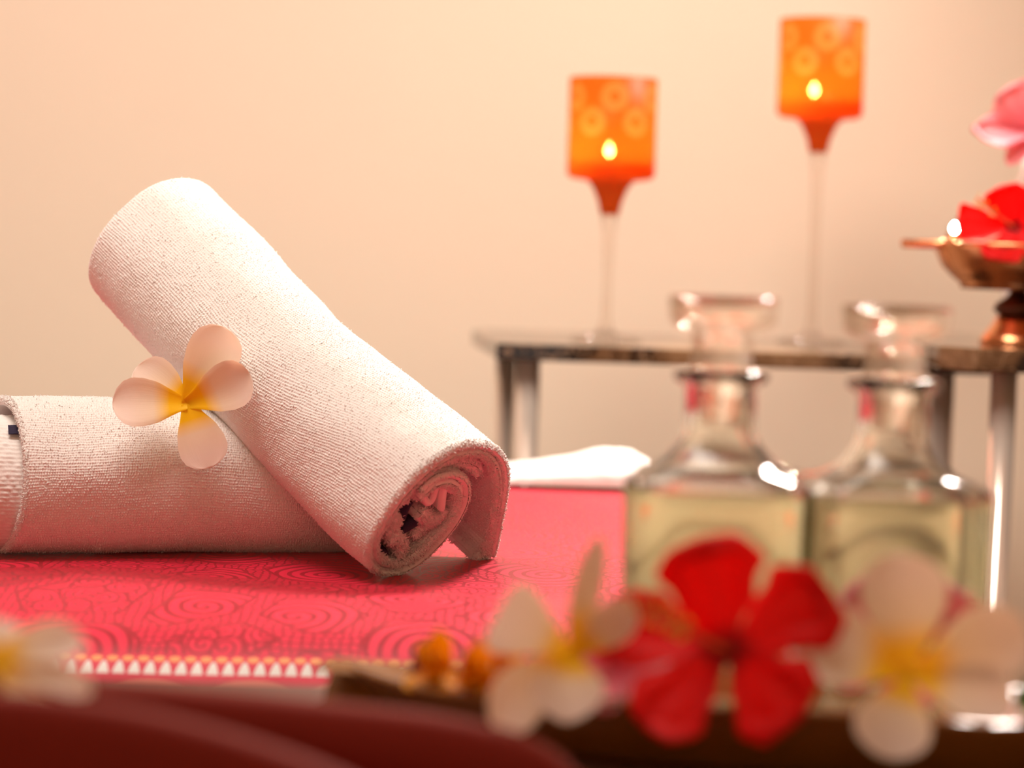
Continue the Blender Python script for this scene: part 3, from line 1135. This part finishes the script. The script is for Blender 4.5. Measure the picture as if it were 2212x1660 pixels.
def bottle(cx, cy, rot, label, k=1.0, stop=0.0):
    root = tag(empty('oil_bottle', (cx, cy, ZB)), label, 'bottle', None)
    S = lambda r, z: (r * k, ZB + z * k)
    outer = [(0.001, 0.0), (0.030, 0.0), (0.0335, 0.003), (0.0345, 0.012), (0.0358, 0.088), (0.0358, 0.0960), (0.0335, 0.0985), (0.0275, 0.1010), (0.0218, 0.1050),
             (0.0168, 0.1110), (0.0148, 0.1160), (0.0146, 0.125), (0.0146, 0.1335), (0.0165, 0.1350), (0.0192, 0.1365), (0.0192, 0.1395), (0.0175, 0.1405)]
    inner = [(0.0108, 0.1405), (0.0108, 0.117), (0.0140, 0.1105), (0.020, 0.1010), (0.0290, 0.0965), (0.0315, 0.092), (0.0310, 0.045), (0.0300, 0.014), (0.026, 0.0095), (0.001, 0.009)]
    sqo = [9] * 6 + [7, 3.0, 2.2, 2, 2, 2, 2, 2, 2, 2, 2]
    sqi = [2, 2, 2.2, 3, 6, 9, 9, 9, 9, 9]
    v, f, _ = lathe([S(*p) for p in outer + inner], cx, cy, 96, sqo + sqi, rot)
    mesh('glass_body', v, f, M['bottle'], root)
    liq = [(0.001, 0.0088), (0.0262, 0.0093), (0.0302, 0.0139), (0.0312, 0.045), (0.0317, 0.092), (0.0312, 0.0935), (0.001, 0.0935)]
    v, f, _ = lathe([S(*p) for p in liq], cx, cy, 96, [9] * 7, rot)
    tag(mesh('oil', v, f, M['oil'], root), 'pale green oil')
    st = [(0.0005, 0.120), (0.0085, 0.120), (0.0100, 0.1400), (0.0135, 0.1412), (0.0122, 0.1450), (0.0122, 0.1555), (0.0190, 0.1575), (0.0214, 0.1600), (0.0224, 0.1685), (0.0215, 0.1700),
          (0.0200, 0.1692), (0.0160, 0.1665), (0.0005, 0.1655)]
    v, f, _ = lathe([S(r, z + stop) for r, z in st], cx, cy, 48)
    mesh('stopper', v, f, M['stopper'], root)
    return root


b1 = P(1548, 1100, 0.995)
b2 = P(1921, 1100, 0.995)
bottle(b1[0], b1[1], math.radians(-8), 'square glass oil bottle behind the red hibiscus', 1.02)
bottle(b2[0], b2[1], math.radians(4), 'square glass oil bottle behind the large white frangipani', 1.01)

# ------------------------------------------------------------------ flowers on the tray
D1 = 0.875
pxm = D1 / FPX
c = P(1243, 1418, D1)
n_ = unit(dirn(c) + np.array((-0.12, 0, 0.10)))
pl = [dict(a=154, L=195 * pxm, W=172 * pxm, tilt=8, twist=12, curl=-0.02, cup=0.10, roll=0.02, shape=[0.10, 0.15, 0.28, 0.52, 0.78, 0.95, 1.0, 0.90, 0.70, 0]),
      dict(a=85, L=268 * pxm, W=66 * pxm, tilt=18, twist=15, curl=-0.06, cup=0.3, bend=-0.10, shape=_NARROW),
      dict(a=43, L=172 * pxm, W=100 * pxm, tilt=14, twist=36, curl=-0.14, cup=0.45, roll=0.15),
      dict(a=216, L=235 * pxm, W=135 * pxm, tilt=20, twist=-5, curl=-0.10, cup=0.25, bend=0.16, roll=0.05),
      dict(a=-92, L=160 * pxm, W=160 * pxm, tilt=34, twist=0, curl=-0.2, cup=0.5)]
fl, (fx_, fy_, fn_) = flower('frangipani', 'white frangipani with upright petals between yellow blossoms and red hibiscus', c, n_, pl, M['plum'], _SLIM)
tube_part(fl, 'flower_tube', [c + fn_ * 0.0006, c - fn_ * 0.006, c - fn_ * 0.02 - fy_ * 0.004], [0.0030, 0.0022, 0.0018], M['plum_y'])

D2 = 0.862
pxm = D2 / FPX
c = P(1962, 1462, D2)
n_ = unit(dirn(c) + np.array((0.02, 0, 0.22)))
pl = [dict(a=96, L=268 * pxm, W=190 * pxm, tilt=14, twist=8, curl=-0.06, cup=0.25, roll=0.03),
      dict(a=163, L=272 * pxm, W=190 * pxm, tilt=12, twist=8, curl=-0.05, cup=0.25, roll=0.02),
      dict(a=24, L=275 * pxm, W=165 * pxm, tilt=12, twist=20, curl=-0.08, cup=0.30, roll=0.12),
      dict(a=-14, L=232 * pxm, W=135 * pxm, tilt=14, twist=-6, curl=-0.12, cup=0.3),
      dict(a=-104, L=190 * pxm, W=168 * pxm, tilt=14, twist=0, curl=-0.15, cup=0.25)]
fl, (fx_, fy_, fn_) = flower('frangipani', 'large white frangipani with yellow centre in front of an oil bottle', c, n_, pl, M['plum'], _SLIM)
tube_part(fl, 'flower_tube', [c + fn_ * 0.0006, c - fn_ * 0.006, c - fn_ * 0.02 - fy_ * 0.006], [0.0032, 0.0022, 0.0018], M['plum_y'])


def hibiscus(label, c, n_, petals, pxm, col_dir, col_len, mat='hib', name='hibiscus'):
    fl, fr = flower(name, label, c, n_, petals, M[mat], _HIB, 0.0007)
    d = unit(fr[0] * col_dir[0] + fr[1] * col_dir[1] + fr[2] * col_dir[2])
    pts = np.array([c + d * col_len * t + np.array((0, 0, 0.08 * col_len)) * t * t for t in np.linspace(0, 1, 12)])
    co = tube_part(fl, 'stamen_column', pts, np.linspace(0.0016, 0.0009, 12), M['stamen'])
    parts = []
    for i in range(34):
        t = 0.45 + 0.53 * random.random()
        q = c + d * col_len * t + np.array((0, 0, 0.08 * col_len)) * t * t
        o = unit(RNG.normal(size=3))
        o = unit(o - d * (o @ d) + d * 0.2) * 0.0042
        v, f, u = tube([q, q + o * 0.75, q + o * 0.8, q + o, q + o * 1.15], [0.0002, 0.0002, 0.0007, 0.0008, 0.0003], 6)
        parts.append((v, f, u))
    v, f, u = cat(parts)
    o = mesh('anthers', v, f, M['pollen'], fl)
    o['kind'] = 'stuff'
    # calyx and short stalk behind
    tube_part(fl, 'calyx', [c + fr[2] * 0.0005, c - fr[2] * 0.006, c - fr[2] * 0.016, c - fr[2] * 0.020], [0.0030, 0.0042, 0.0026, 0.0015], M['green'])
    return fl


D3 = 0.868
pxm = D3 / FPX
c = P(1575, 1408, D3)
n_ = unit(dirn(c) + np.array((-0.10, 0, 0.16)))
pl = [dict(a=106, L=240 * pxm, W=225 * pxm, tilt=20, twist=10, curl=0.04, cup=0.32, roll=0.22, ruffle=0.09, ph=0.4, nu=40, nv=41),
      dict(a=34, L=240 * pxm, W=205 * pxm, tilt=8, twist=12, curl=-0.02, cup=0.28, roll=0.22, ruffle=0.09, ph=1.2, nu=40, nv=41),
      dict(a=-42, L=200 * pxm, W=220 * pxm, tilt=10, twist=8, curl=-0.08, cup=0.22, ruffle=0.10, ph=2.2, nu=40, nv=41),
      dict(a=229, L=232 * pxm, W=185 * pxm, tilt=12, twist=10, curl=-0.06, cup=0.28, ruffle=0.09, ph=0.9, nu=40, nv=41),
      dict(a=170, L=268 * pxm, W=190 * pxm, tilt=-4, twist=12, curl=-0.04, cup=0.28, ruffle=0.09, ph=3.0, nu=40, nv=41)]
hibiscus('large red hibiscus in front of an oil bottle between the two white frangipani', c, n_, pl, pxm, (-0.62, 0.14, 0.76), 0.048)

D4 = 0.915
pxm = D4 / FPX
c = P(1960, 1415, D4)
n_ = unit(dirn(c) + np.array((0.05, 0, 0.5)))
pl = [dict(a=60, L=175 * pxm, W=150 * pxm, tilt=30, ruffle=0.06, ph=0.4, mat=M['pink']),
      dict(a=140, L=185 * pxm, W=150 * pxm, tilt=18, ruffle=0.06, ph=1.4, mat=M['pink']),
      dict(a=200, L=170 * pxm, W=130 * pxm, tilt=0, ruffle=0.06, ph=2.4, mat=M['pink']),
      dict(a=270, L=130 * pxm, W=130 * pxm, tilt=0, ruffle=0.06, ph=3.4, mat=M['pink']),
      dict(a=-20, L=170 * pxm, W=130 * pxm, tilt=4, ruffle=0.06, ph=4.4, mat=M['pink'])]
flower('hibiscus', 'pink red blossom mostly hidden behind the large white frangipani', c, n_, pl, M['pink'], _HIB)

D5 = 0.90
pxm = D5 / FPX
c = P(1335, 1455, D5)
n_ = unit(dirn(c) + np.array((0.0, 0, 0.5)))
pl = [dict(a=a, L=(120 if a != 100 else 95) * pxm, W=105 * pxm, tilt=12, ruffle=0.06, ph=a, mat=M['pink']) for a in (28, 100, 172, 244, 316)]
flower('hibiscus', 'pink red blossom tucked between the red hibiscus and the frangipani with upright petals', c, n_, pl, M['pink'], _HIB)


# small yellow blossoms beside the frangipani
def blossom(label, c, n_, rad, npet, mat, k, group=None):
    pl = [dict(a=360 / npet * i + 11 * k, L=rad * (0.85 + 0.3 * random.random()), W=rad * 0.62, tilt=30 + 22 * ((i * 7 + k) % 3), twist=10, curl=0.10, cup=0.4, ruffle=0.05, ph=i) for i in range(npet)]
    fl, fr = flower('yellow_blossom', label, c, n_, pl, mat, _NARROW, 0.0006, group)
    tube_part(fl, 'flower_heart', [c - fr[2] * 0.004, c + fr[2] * 0.002, c + fr[2] * 0.006], [0.0015, 0.0032, 0.0015], M['yel'])
    return fl


blossom('yellow orange blossom nearest the pointed end of the tray', P(955, 1464, 0.945), (-0.3, -0.8, 0.7), 0.0175, 8, M['yel'], 1)
blossom('yellow orange blossom between another yellow one and a white frangipani', P(1015, 1474, 0.922), (0.2, -0.8, 0.6), 0.0165, 8, M['yel'], 2)
blossom('yellow orange blossom half hidden behind the frangipani with upright petals', P(1075, 1456, 0.93), (0.3, -0.6, 0.8), 0.0125, 6, M['yel'], 3)
g, uv = petal_grid(0.016, 0.009, _NARROW, cup=0.4, curl=0.2)
pc = P(893, 1462, 0.955)
wpos = pc + g[..., 0:1] * unit((0.25, 0.1, 0.8)) + g[..., 1:2] * np.array((0.8, -0.5, 0)) + g[..., 2:3] * np.array((0.3, 0.6, 0))
v, f, u = sheet(wpos, 0.0006)
tag(mesh('loose_petal', v, f, M['purple'], uv=np.concatenate([uv.reshape(-1, 2)] * 2)), 'small dark purple petal standing beside the yellow blossoms', 'petal')
# green leaf at the right end of the tray
g, uv = petal_grid(0.05, 0.024, _NARROW, cup=0.3, curl=-0.1)
pc = P(2195, 1518, 0.885)
wpos = pc + g[..., 0:1] * unit((0.85, 0.35, 0.12)) + g[..., 1:2] * unit((-0.2, 0.35, 0.8)) + g[..., 2:3] * unit((0.1, -0.9, 0.3))
v, f, u = sheet(wpos, 0.0006)
tag(mesh('leaf', v, f, M['green'], uv=np.concatenate([uv.reshape(-1, 2)] * 2)), 'green leaf poking out at the edge of the tray beside the large frangipani', 'leaf')

# ------------------------------------------------------------------ folded brown-red cloth
DR, DF = 0.800, 0.735
R1 = [(-420, 1478), (-200, 1480), (0, 1480), (250, 1488), (500, 1508), (700, 1530), (870, 1548), (960, 1561), (1050, 1580), (1140, 1607), (1215, 1652), (1285, 1745)]
R2 = [(-420, 1530), (-250, 1515), (-60, 1508), (150, 1525), (320, 1552), (480, 1592), (600, 1630), (700, 1668), (790, 1708), (870, 1750), (940, 1800), (1000, 1850)]
rows = []
for (a, b) in zip(R1, R2):
    p1, p2 = P(*a, DR), P(*b, DF)
    zl = TZ + 0.003
    bk = np.array((p1[0] * 1.02, DR + 0.045, zl))
    m1 = np.array((p1[0] * 1.005, DR + 0.022, p1[2] - 0.012))
    p1b = p1 + np.array((0, 0.006, -0.0008))
    f1 = p1 + np.array((0, -0.0055, -0.0035))
    f2 = p1 + np.array((0, -0.0095, -0.013))
    f3 = p1 + np.array((0, -0.013, -0.028))
    va = np.array(((p1[0] + p2[0]) / 2, DR - 0.030, min(p1[2] - 0.036, p2[2] - 0.014)))
    u1 = p2 + np.array((0, 0.014, -0.008))
    u2 = p2 + np.array((0, 0.006, -0.0008))
    g1 = p2 + np.array((0, -0.0055, -0.0035))
    g2 = p2 + np.array((0, -0.0095, -0.014))
    g3 = np.array((g2[0], g2[1] - 0.008, zl + 0.004))
    bt = np.array((g2[0], g2[1] - 0.020, zl))
    pr = np.array([bk, m1, p1b, p1, f1, f2, f3, va, u1, u2, p2, g1, g2, g3, bt])
    pr[:, 2] = np.maximum(pr[:, 2], TZ + 0.003)
    rows.append(catmull(pr, 110))
rows = np.array(rows)
m = np.stack([catmull(rows[:, j], 120) for j in range(rows.shape[1])], 1)
v, f, u = sheet(m, 0.003)
tag(mesh('folded_cloth', v, f, M['brown'], uv=u), 'dark brown red cloth lying in two long folds in front of the tray', 'cloth')

# white flower lying on the folded cloth at the picture's edge
D6 = 0.79
pxm = D6 / FPX
c = P(-25, 1428, D6)
n_ = unit(np.array((0.1, -0.5, 1.0)))
pl = [dict(a=a, L=l * pxm, W=w_ * pxm, tilt=t, twist=tw, curl=cu, cup=0.35, roll=0.08) for a, l, w_, t, tw, cu in
      ((8, 205, 120, 18, 16, -0.25), (-26, 235, 80, 6, 20, -0.22), (-52, 240, 75, -2, 10, -0.22), (60, 120, 110, 20, 12, -0.25), (170, 220, 120, 10, 10, -0.2), (235, 220, 110, 8, 10, -0.2))]
fl, (fx_, fy_, fn_) = flower('frangipani', 'white flower with drooping petals lying on the folded brown red cloth', c, n_, pl, M['plum'], _PLUM)
tube_part(fl, 'flower_tube', [c + fn_ * 0.001, c - fn_ * 0.006, c - fn_ * 0.012 - fx_ * 0.004], [0.0030, 0.0022, 0.0018], M['plum_y'])

# ------------------------------------------------------------------ marble side tables
def side_table(label, outline, zt, th, legs):
    root = tag(empty('side_table', (float(np.mean([p[0] for p in outline])), float(np.mean([p[1] for p in outline])), 0)), label, 'table', 'marble side tables')
    v, f = prism(outline, zt - th, zt, 0.0015)
    tag(mesh('marble_top', v, f, M['marble'], root, smooth=False), None)
    for lx, ly in legs:
        v, f, _ = lathe([(0.0001, 0.0), (0.0105, 0.0), (0.0105, zt - th), (0.0001, zt - th)], lx, ly, 32)
        o = mesh('leg', v, f, M['chrome'], root)
        for pp in o.data.polygons:
            pp.use_smooth = abs(pp.normal.z) < 0.5
    return root


ZT1 = 0.850
side_table('low marble topped side table with chrome legs carrying the two amber candle holders',
           [(-0.0148, 2.15), (0.43, 2.13), (0.455, 2.16), (0.455, 2.46), (-0.030, 2.46), (-0.0415, 2.42)], ZT1, 0.0145,
           [(0.0145, 2.18), (-0.006, 2.40), (0.386, 2.165), (0.412, 2.41)])
ZT2 = 0.869
side_table('slightly taller marble topped side table with chrome legs carrying the copper bowl',
           [(0.362, 1.90), (0.80, 1.90), (0.80, 2.24), (0.34, 2.24), (0.34, 1.93)], ZT2, 0.0185,
           [(0.394, 1.935), (0.76, 1.935), (0.76, 2.20)])


# ------------------------------------------------------------------ candle holders
def holder(label, base, ztop, tilt_label, tealight_label, fdx):
    cx, cy = base
    R = 0.0415
    root = tag(empty('candle_holder', (cx, cy, ZT1)), label, 'candle holder')
    zt = ztop
    zb = zt - 0.094
    prof = [(R, zt), (R, zb + 0.004), (R - 0.004, zb), (0.022, zb - 0.002), (0.0165, zb - 0.009), (0.0115, zb - 0.021), (0.0085, zb - 0.034), (0.0005, zb - 0.034),
            ]
    inn = [(0.0005, zb + 0.004), (R - 0.006, zb + 0.004), (R - 0.003, zb + 0.007), (R - 0.003, zt - 0.001), (R - 0.0015, zt + 0.0006), (R, zt)]
    allp = prof[::-1]
    v, f, _ = lathe([(r, z) for r, z in allp] + inn[::-1], cx, cy, 64)
    o = mesh('amber_cup', np.asarray(v) - np.array((cx, cy, zt)), f, m_amber_mat, None)
    o.parent = root
    o.location = Vector((cx, cy, zt)) - Vector(root.location)
    zs = zb - 0.034
    st = [(0.0005, zs), (0.0085, zs), (0.0060, zs - 0.02), (0.0042, (zs + ZT1) / 2), (0.0046, ZT1 + 0.022), (0.0075, ZT1 + 0.010), (0.0005, ZT1 + 0.009)]
    v, f, _ = lathe(st[::-1], cx, cy, 32)
    mesh('stem', v, f, M['thin'], root)
    ft = [(0.0005, ZT1 + 0.0003), (0.034, ZT1 + 0.0003), (0.0345, ZT1 + 0.0015), (0.030, ZT1 + 0.003), (0.012, ZT1 + 0.0065), (0.0075, ZT1 + 0.0100), (0.0005, ZT1 + 0.0092)]
    v, f, _ = lathe(ft, cx, cy, 48)
    mesh('foot', v, f, M['thin'], root)
    # tealight
    zc = zb + 0.0045
    tl = tag(empty('tealight', (cx, cy, zc)), tealight_label, 'candle')
    v, f, _ = lathe([(0.0005, zc), (0.0185, zc), (0.019, zc + 0.016), (0.0183, zc + 0.016), (0.018, zc + 0.013)], cx, cy, 40)
    mesh('metal_cup', v, f, M['tin'], tl)
    v, f, _ = lathe([(0.0005, zc + 0.001), (0.0178, zc + 0.001), (0.0178, zc + 0.0135), (0.004, zc + 0.0130), (0.0005, zc + 0.0125)], cx, cy, 40)
    mesh('wax', v, f, M['wax'], tl)
    fxp = cx + fdx
    v, f, _ = lathe([(0.0003, zc + 0.012), (0.0006, zc + 0.0125), (0.0006, zc + 0.018), (0.0002, zc + 0.0185)], fxp, cy, 8)
    mesh('wick', v, f, M['bronze'], tl)
    v, f, _ = lathe([(0.0002, zc + 0.0165), (0.0022, zc + 0.0182), (0.0034, zc + 0.0208), (0.0030, zc + 0.0236), (0.0014, zc + 0.0266), (0.0002, zc + 0.0292)], fxp, cy, 20)
    mesh('flame', v, f, M['flame'], tl)
    l = bpy.data.lights.new('candle_light', 'POINT')
    l.energy = 0.035
    l.color = (1.0, 0.62, 0.28)
    l.shadow_soft_size = 0.004
    lo = bpy.data.objects.new('candle_light', l)
    COL.objects.link(lo)
    lo.location = (fxp, cy - 0.001, zc + 0.041)
    return root


m_amber_mat = m_amber(0.0415)
p = P(1308, 735, 2.285)
tp_ = P(1326, 170, 2.285)
holder('shorter orange glass candle holder on a clear stem', (p[0], 2.285), tp_[2], '', 'lit tealight inside the shorter orange candle holder', -0.002)
p = P(1752, 738, 2.36)
tp_ = P(1780, 44, 2.36)
holder('taller orange glass candle holder on a long thin clear stem', (p[0], 2.36), tp_[2], '', 'lit tealight inside the taller orange candle holder', -0.006)

# ------------------------------------------------------------------ copper bowl on its stand with flowers
bd = 2.01
bc = P(2205, 530, bd)
bx, by = bc[0], bd
zrim = P(2020, 522, bd)[2]
bowl = tag(empty('copper_bowl', (bx, by, ZT2)), 'footed copper bowl with a side spout holding a red hibiscus', 'bowl')
zf = zrim - 0.038
prof = [(0.0005, zf), (0.048, zf), (0.0485, zf + 0.004), (0.055, zf + 0.009), (0.064, zf + 0.018), (0.0715, zf + 0.034), (0.0735, zrim), (0.0705, zrim + 0.0005), (0.068, zf + 0.034), (0.060, zf + 0.020), (0.045, zf + 0.010), (0.0005, zf + 0.008)]
v, f, _ = lathe(prof, bx, by, 64)
mesh('basin', v, f, M['copper'], bowl)
ha = catmull([(-0.066, 0.022), (-0.082, 0.016), (-0.097, 0.006), (-0.099, 0.0), (-0.097, -0.006), (-0.082, -0.016), (-0.066, -0.022), (-0.0695, 0.0)], 40, True)[:-1]
v, f = prism(ha + np.array((bx, by)), zrim - 0.006, zrim + 0.0015, 0.0015)
mesh('spout', v, f, M['copper'], bowl)
v, f, _ = lathe([(0.0005, zf), (0.006, zf), (0.010, zf - 0.006), (0.019, zf - 0.012), (0.0205, zf - 0.017), (0.016, zf - 0.0215), (0.0005, zf - 0.0215)][::-1], bx, by, 40)
mesh('stand_knob', v, f, M['bronze'], bowl)
v, f, _ = lathe([(0.0005, zf - 0.0216), (0.0165, zf - 0.0216), (0.020, zf - 0.028), (0.027, ZT2 + 0.008), (0.0305, ZT2 + 0.003), (0.0305, ZT2 + 0.0002), (0.0005, ZT2 + 0.0002)][::-1], bx, by, 40)
mesh('stand_base', v, f, M['copper'], bowl)
fp = P(2062, 492, bd - 0.02)
v, f, _ = lathe([(0.0005, fp[2] - 0.020), (0.006, fp[2] - 0.020), (0.0065, fp[2] - 0.004), (0.0005, fp[2] - 0.0045)], fp[0], fp[1], 20)
mesh('wick_holder', v, f, M['copper'], bowl)
v, f, _ = lathe([(0.0002, fp[2] - 0.0045), (0.0022, fp[2] - 0.003), (0.0030, fp[2] - 0.0005), (0.0020, fp[2] + 0.002), (0.0002, fp[2] + 0.004)], fp[0], fp[1], 16)
mesh('flame', v, f, M['flame'], bowl)

dh = 1.955
pxm = dh / FPX
c = P(2192, 492, dh)
n_ = unit(dirn(c) + np.array((-0.12, 0, 0.35)))
pl = [dict(a=112, L=92 * pxm, W=90 * pxm, tilt=24, twist=8, cup=0.25, ruffle=0.06, ph=0.4),
      dict(a=40, L=95 * pxm, W=90 * pxm, tilt=24, twist=8, cup=0.25, ruffle=0.06, ph=1.4),
      dict(a=-32, L=95 * pxm, W=90 * pxm, tilt=12, twist=8, cup=0.2, ruffle=0.06, ph=2.4),
      dict(a=-104, L=92 * pxm, W=95 * pxm, tilt=14, twist=8, cup=0.2, ruffle=0.06, ph=3.4),
      dict(a=184, L=118 * pxm, W=90 * pxm, tilt=10, twist=8, cup=0.2, ruffle=0.06, ph=4.4)]
hibiscus('red hibiscus lying in the copper bowl', c, n_, pl, pxm, (-0.7, 0.3, 0.6), 0.04)

# white vase with a pink blossom behind the bowl
vd = 2.16
vp = P(2264, 500, vd)
vx = vp[0]
zv = P(2225, 330, vd)[2]
vase = tag(empty('vase', (vx, vd, ZT2)), 'white vase standing behind the copper bowl', 'vase')
h = zv - ZT2
prof = [(0.0005, ZT2 + 0.0003), (0.030, ZT2 + 0.0003), (0.036, ZT2 + h * 0.12), (0.0415, ZT2 + h * 0.42), (0.037, ZT2 + h * 0.70), (0.026, ZT2 + h * 0.90), (0.0235, zv), (0.0215, zv), (0.023, ZT2 + h * 0.9), (0.033, ZT2 + h * 0.70), (0.036, ZT2 + h * 0.42), (0.0005, ZT2 + 0.005)]
v, f, _ = lathe(prof, vx, vd, 48)
mesh('vase_body', v, f, M['ceramic'], vase)
pd = 2.09
pxm = pd / FPX
c = P(2236, 288, pd)
n_ = unit(dirn(c) + np.array((-0.2, 0, 0.2)))
pl = [dict(a=182, L=128 * pxm, W=118 * pxm, tilt=8, twist=30, cup=0.3, ruffle=0.07, ph=0.4, shape=[0.2, 0.35, 0.6, 0.95, 1.0, 0.75, 0.5, 0.32, 0.2, 0]),
      dict(a=238, L=92 * pxm, W=48 * pxm, tilt=10, twist=10, cup=0.3, shape=_NARROW),
      dict(a=125, L=110 * pxm, W=100 * pxm, tilt=14, twist=10, cup=0.3, ruffle=0.07, ph=1.4),
      dict(a=50, L=110 * pxm, W=100 * pxm, tilt=14, twist=10, cup=0.3, ruffle=0.07, ph=2.4),
      dict(a=-30, L=110 * pxm, W=90 * pxm, tilt=10, twist=10, cup=0.3, ruffle=0.07, ph=3.4)]
fl, fr = flower('pink_blossom', 'pink blossom standing in the white vase above the copper bowl', c, n_, pl, M['pink'], _HIB)
tube_part(fl, 'stalk', catmull([c - fr[2] * 0.001, c - fr[2] * 0.025 + np.array((0.003, 0, 0.002)), (vx, vd - 0.006, zv + 0.010), (vx, vd, zv - 0.03), (vx + 0.004, vd, ZT2 + 0.02)], 24), 0.002, M['green'])
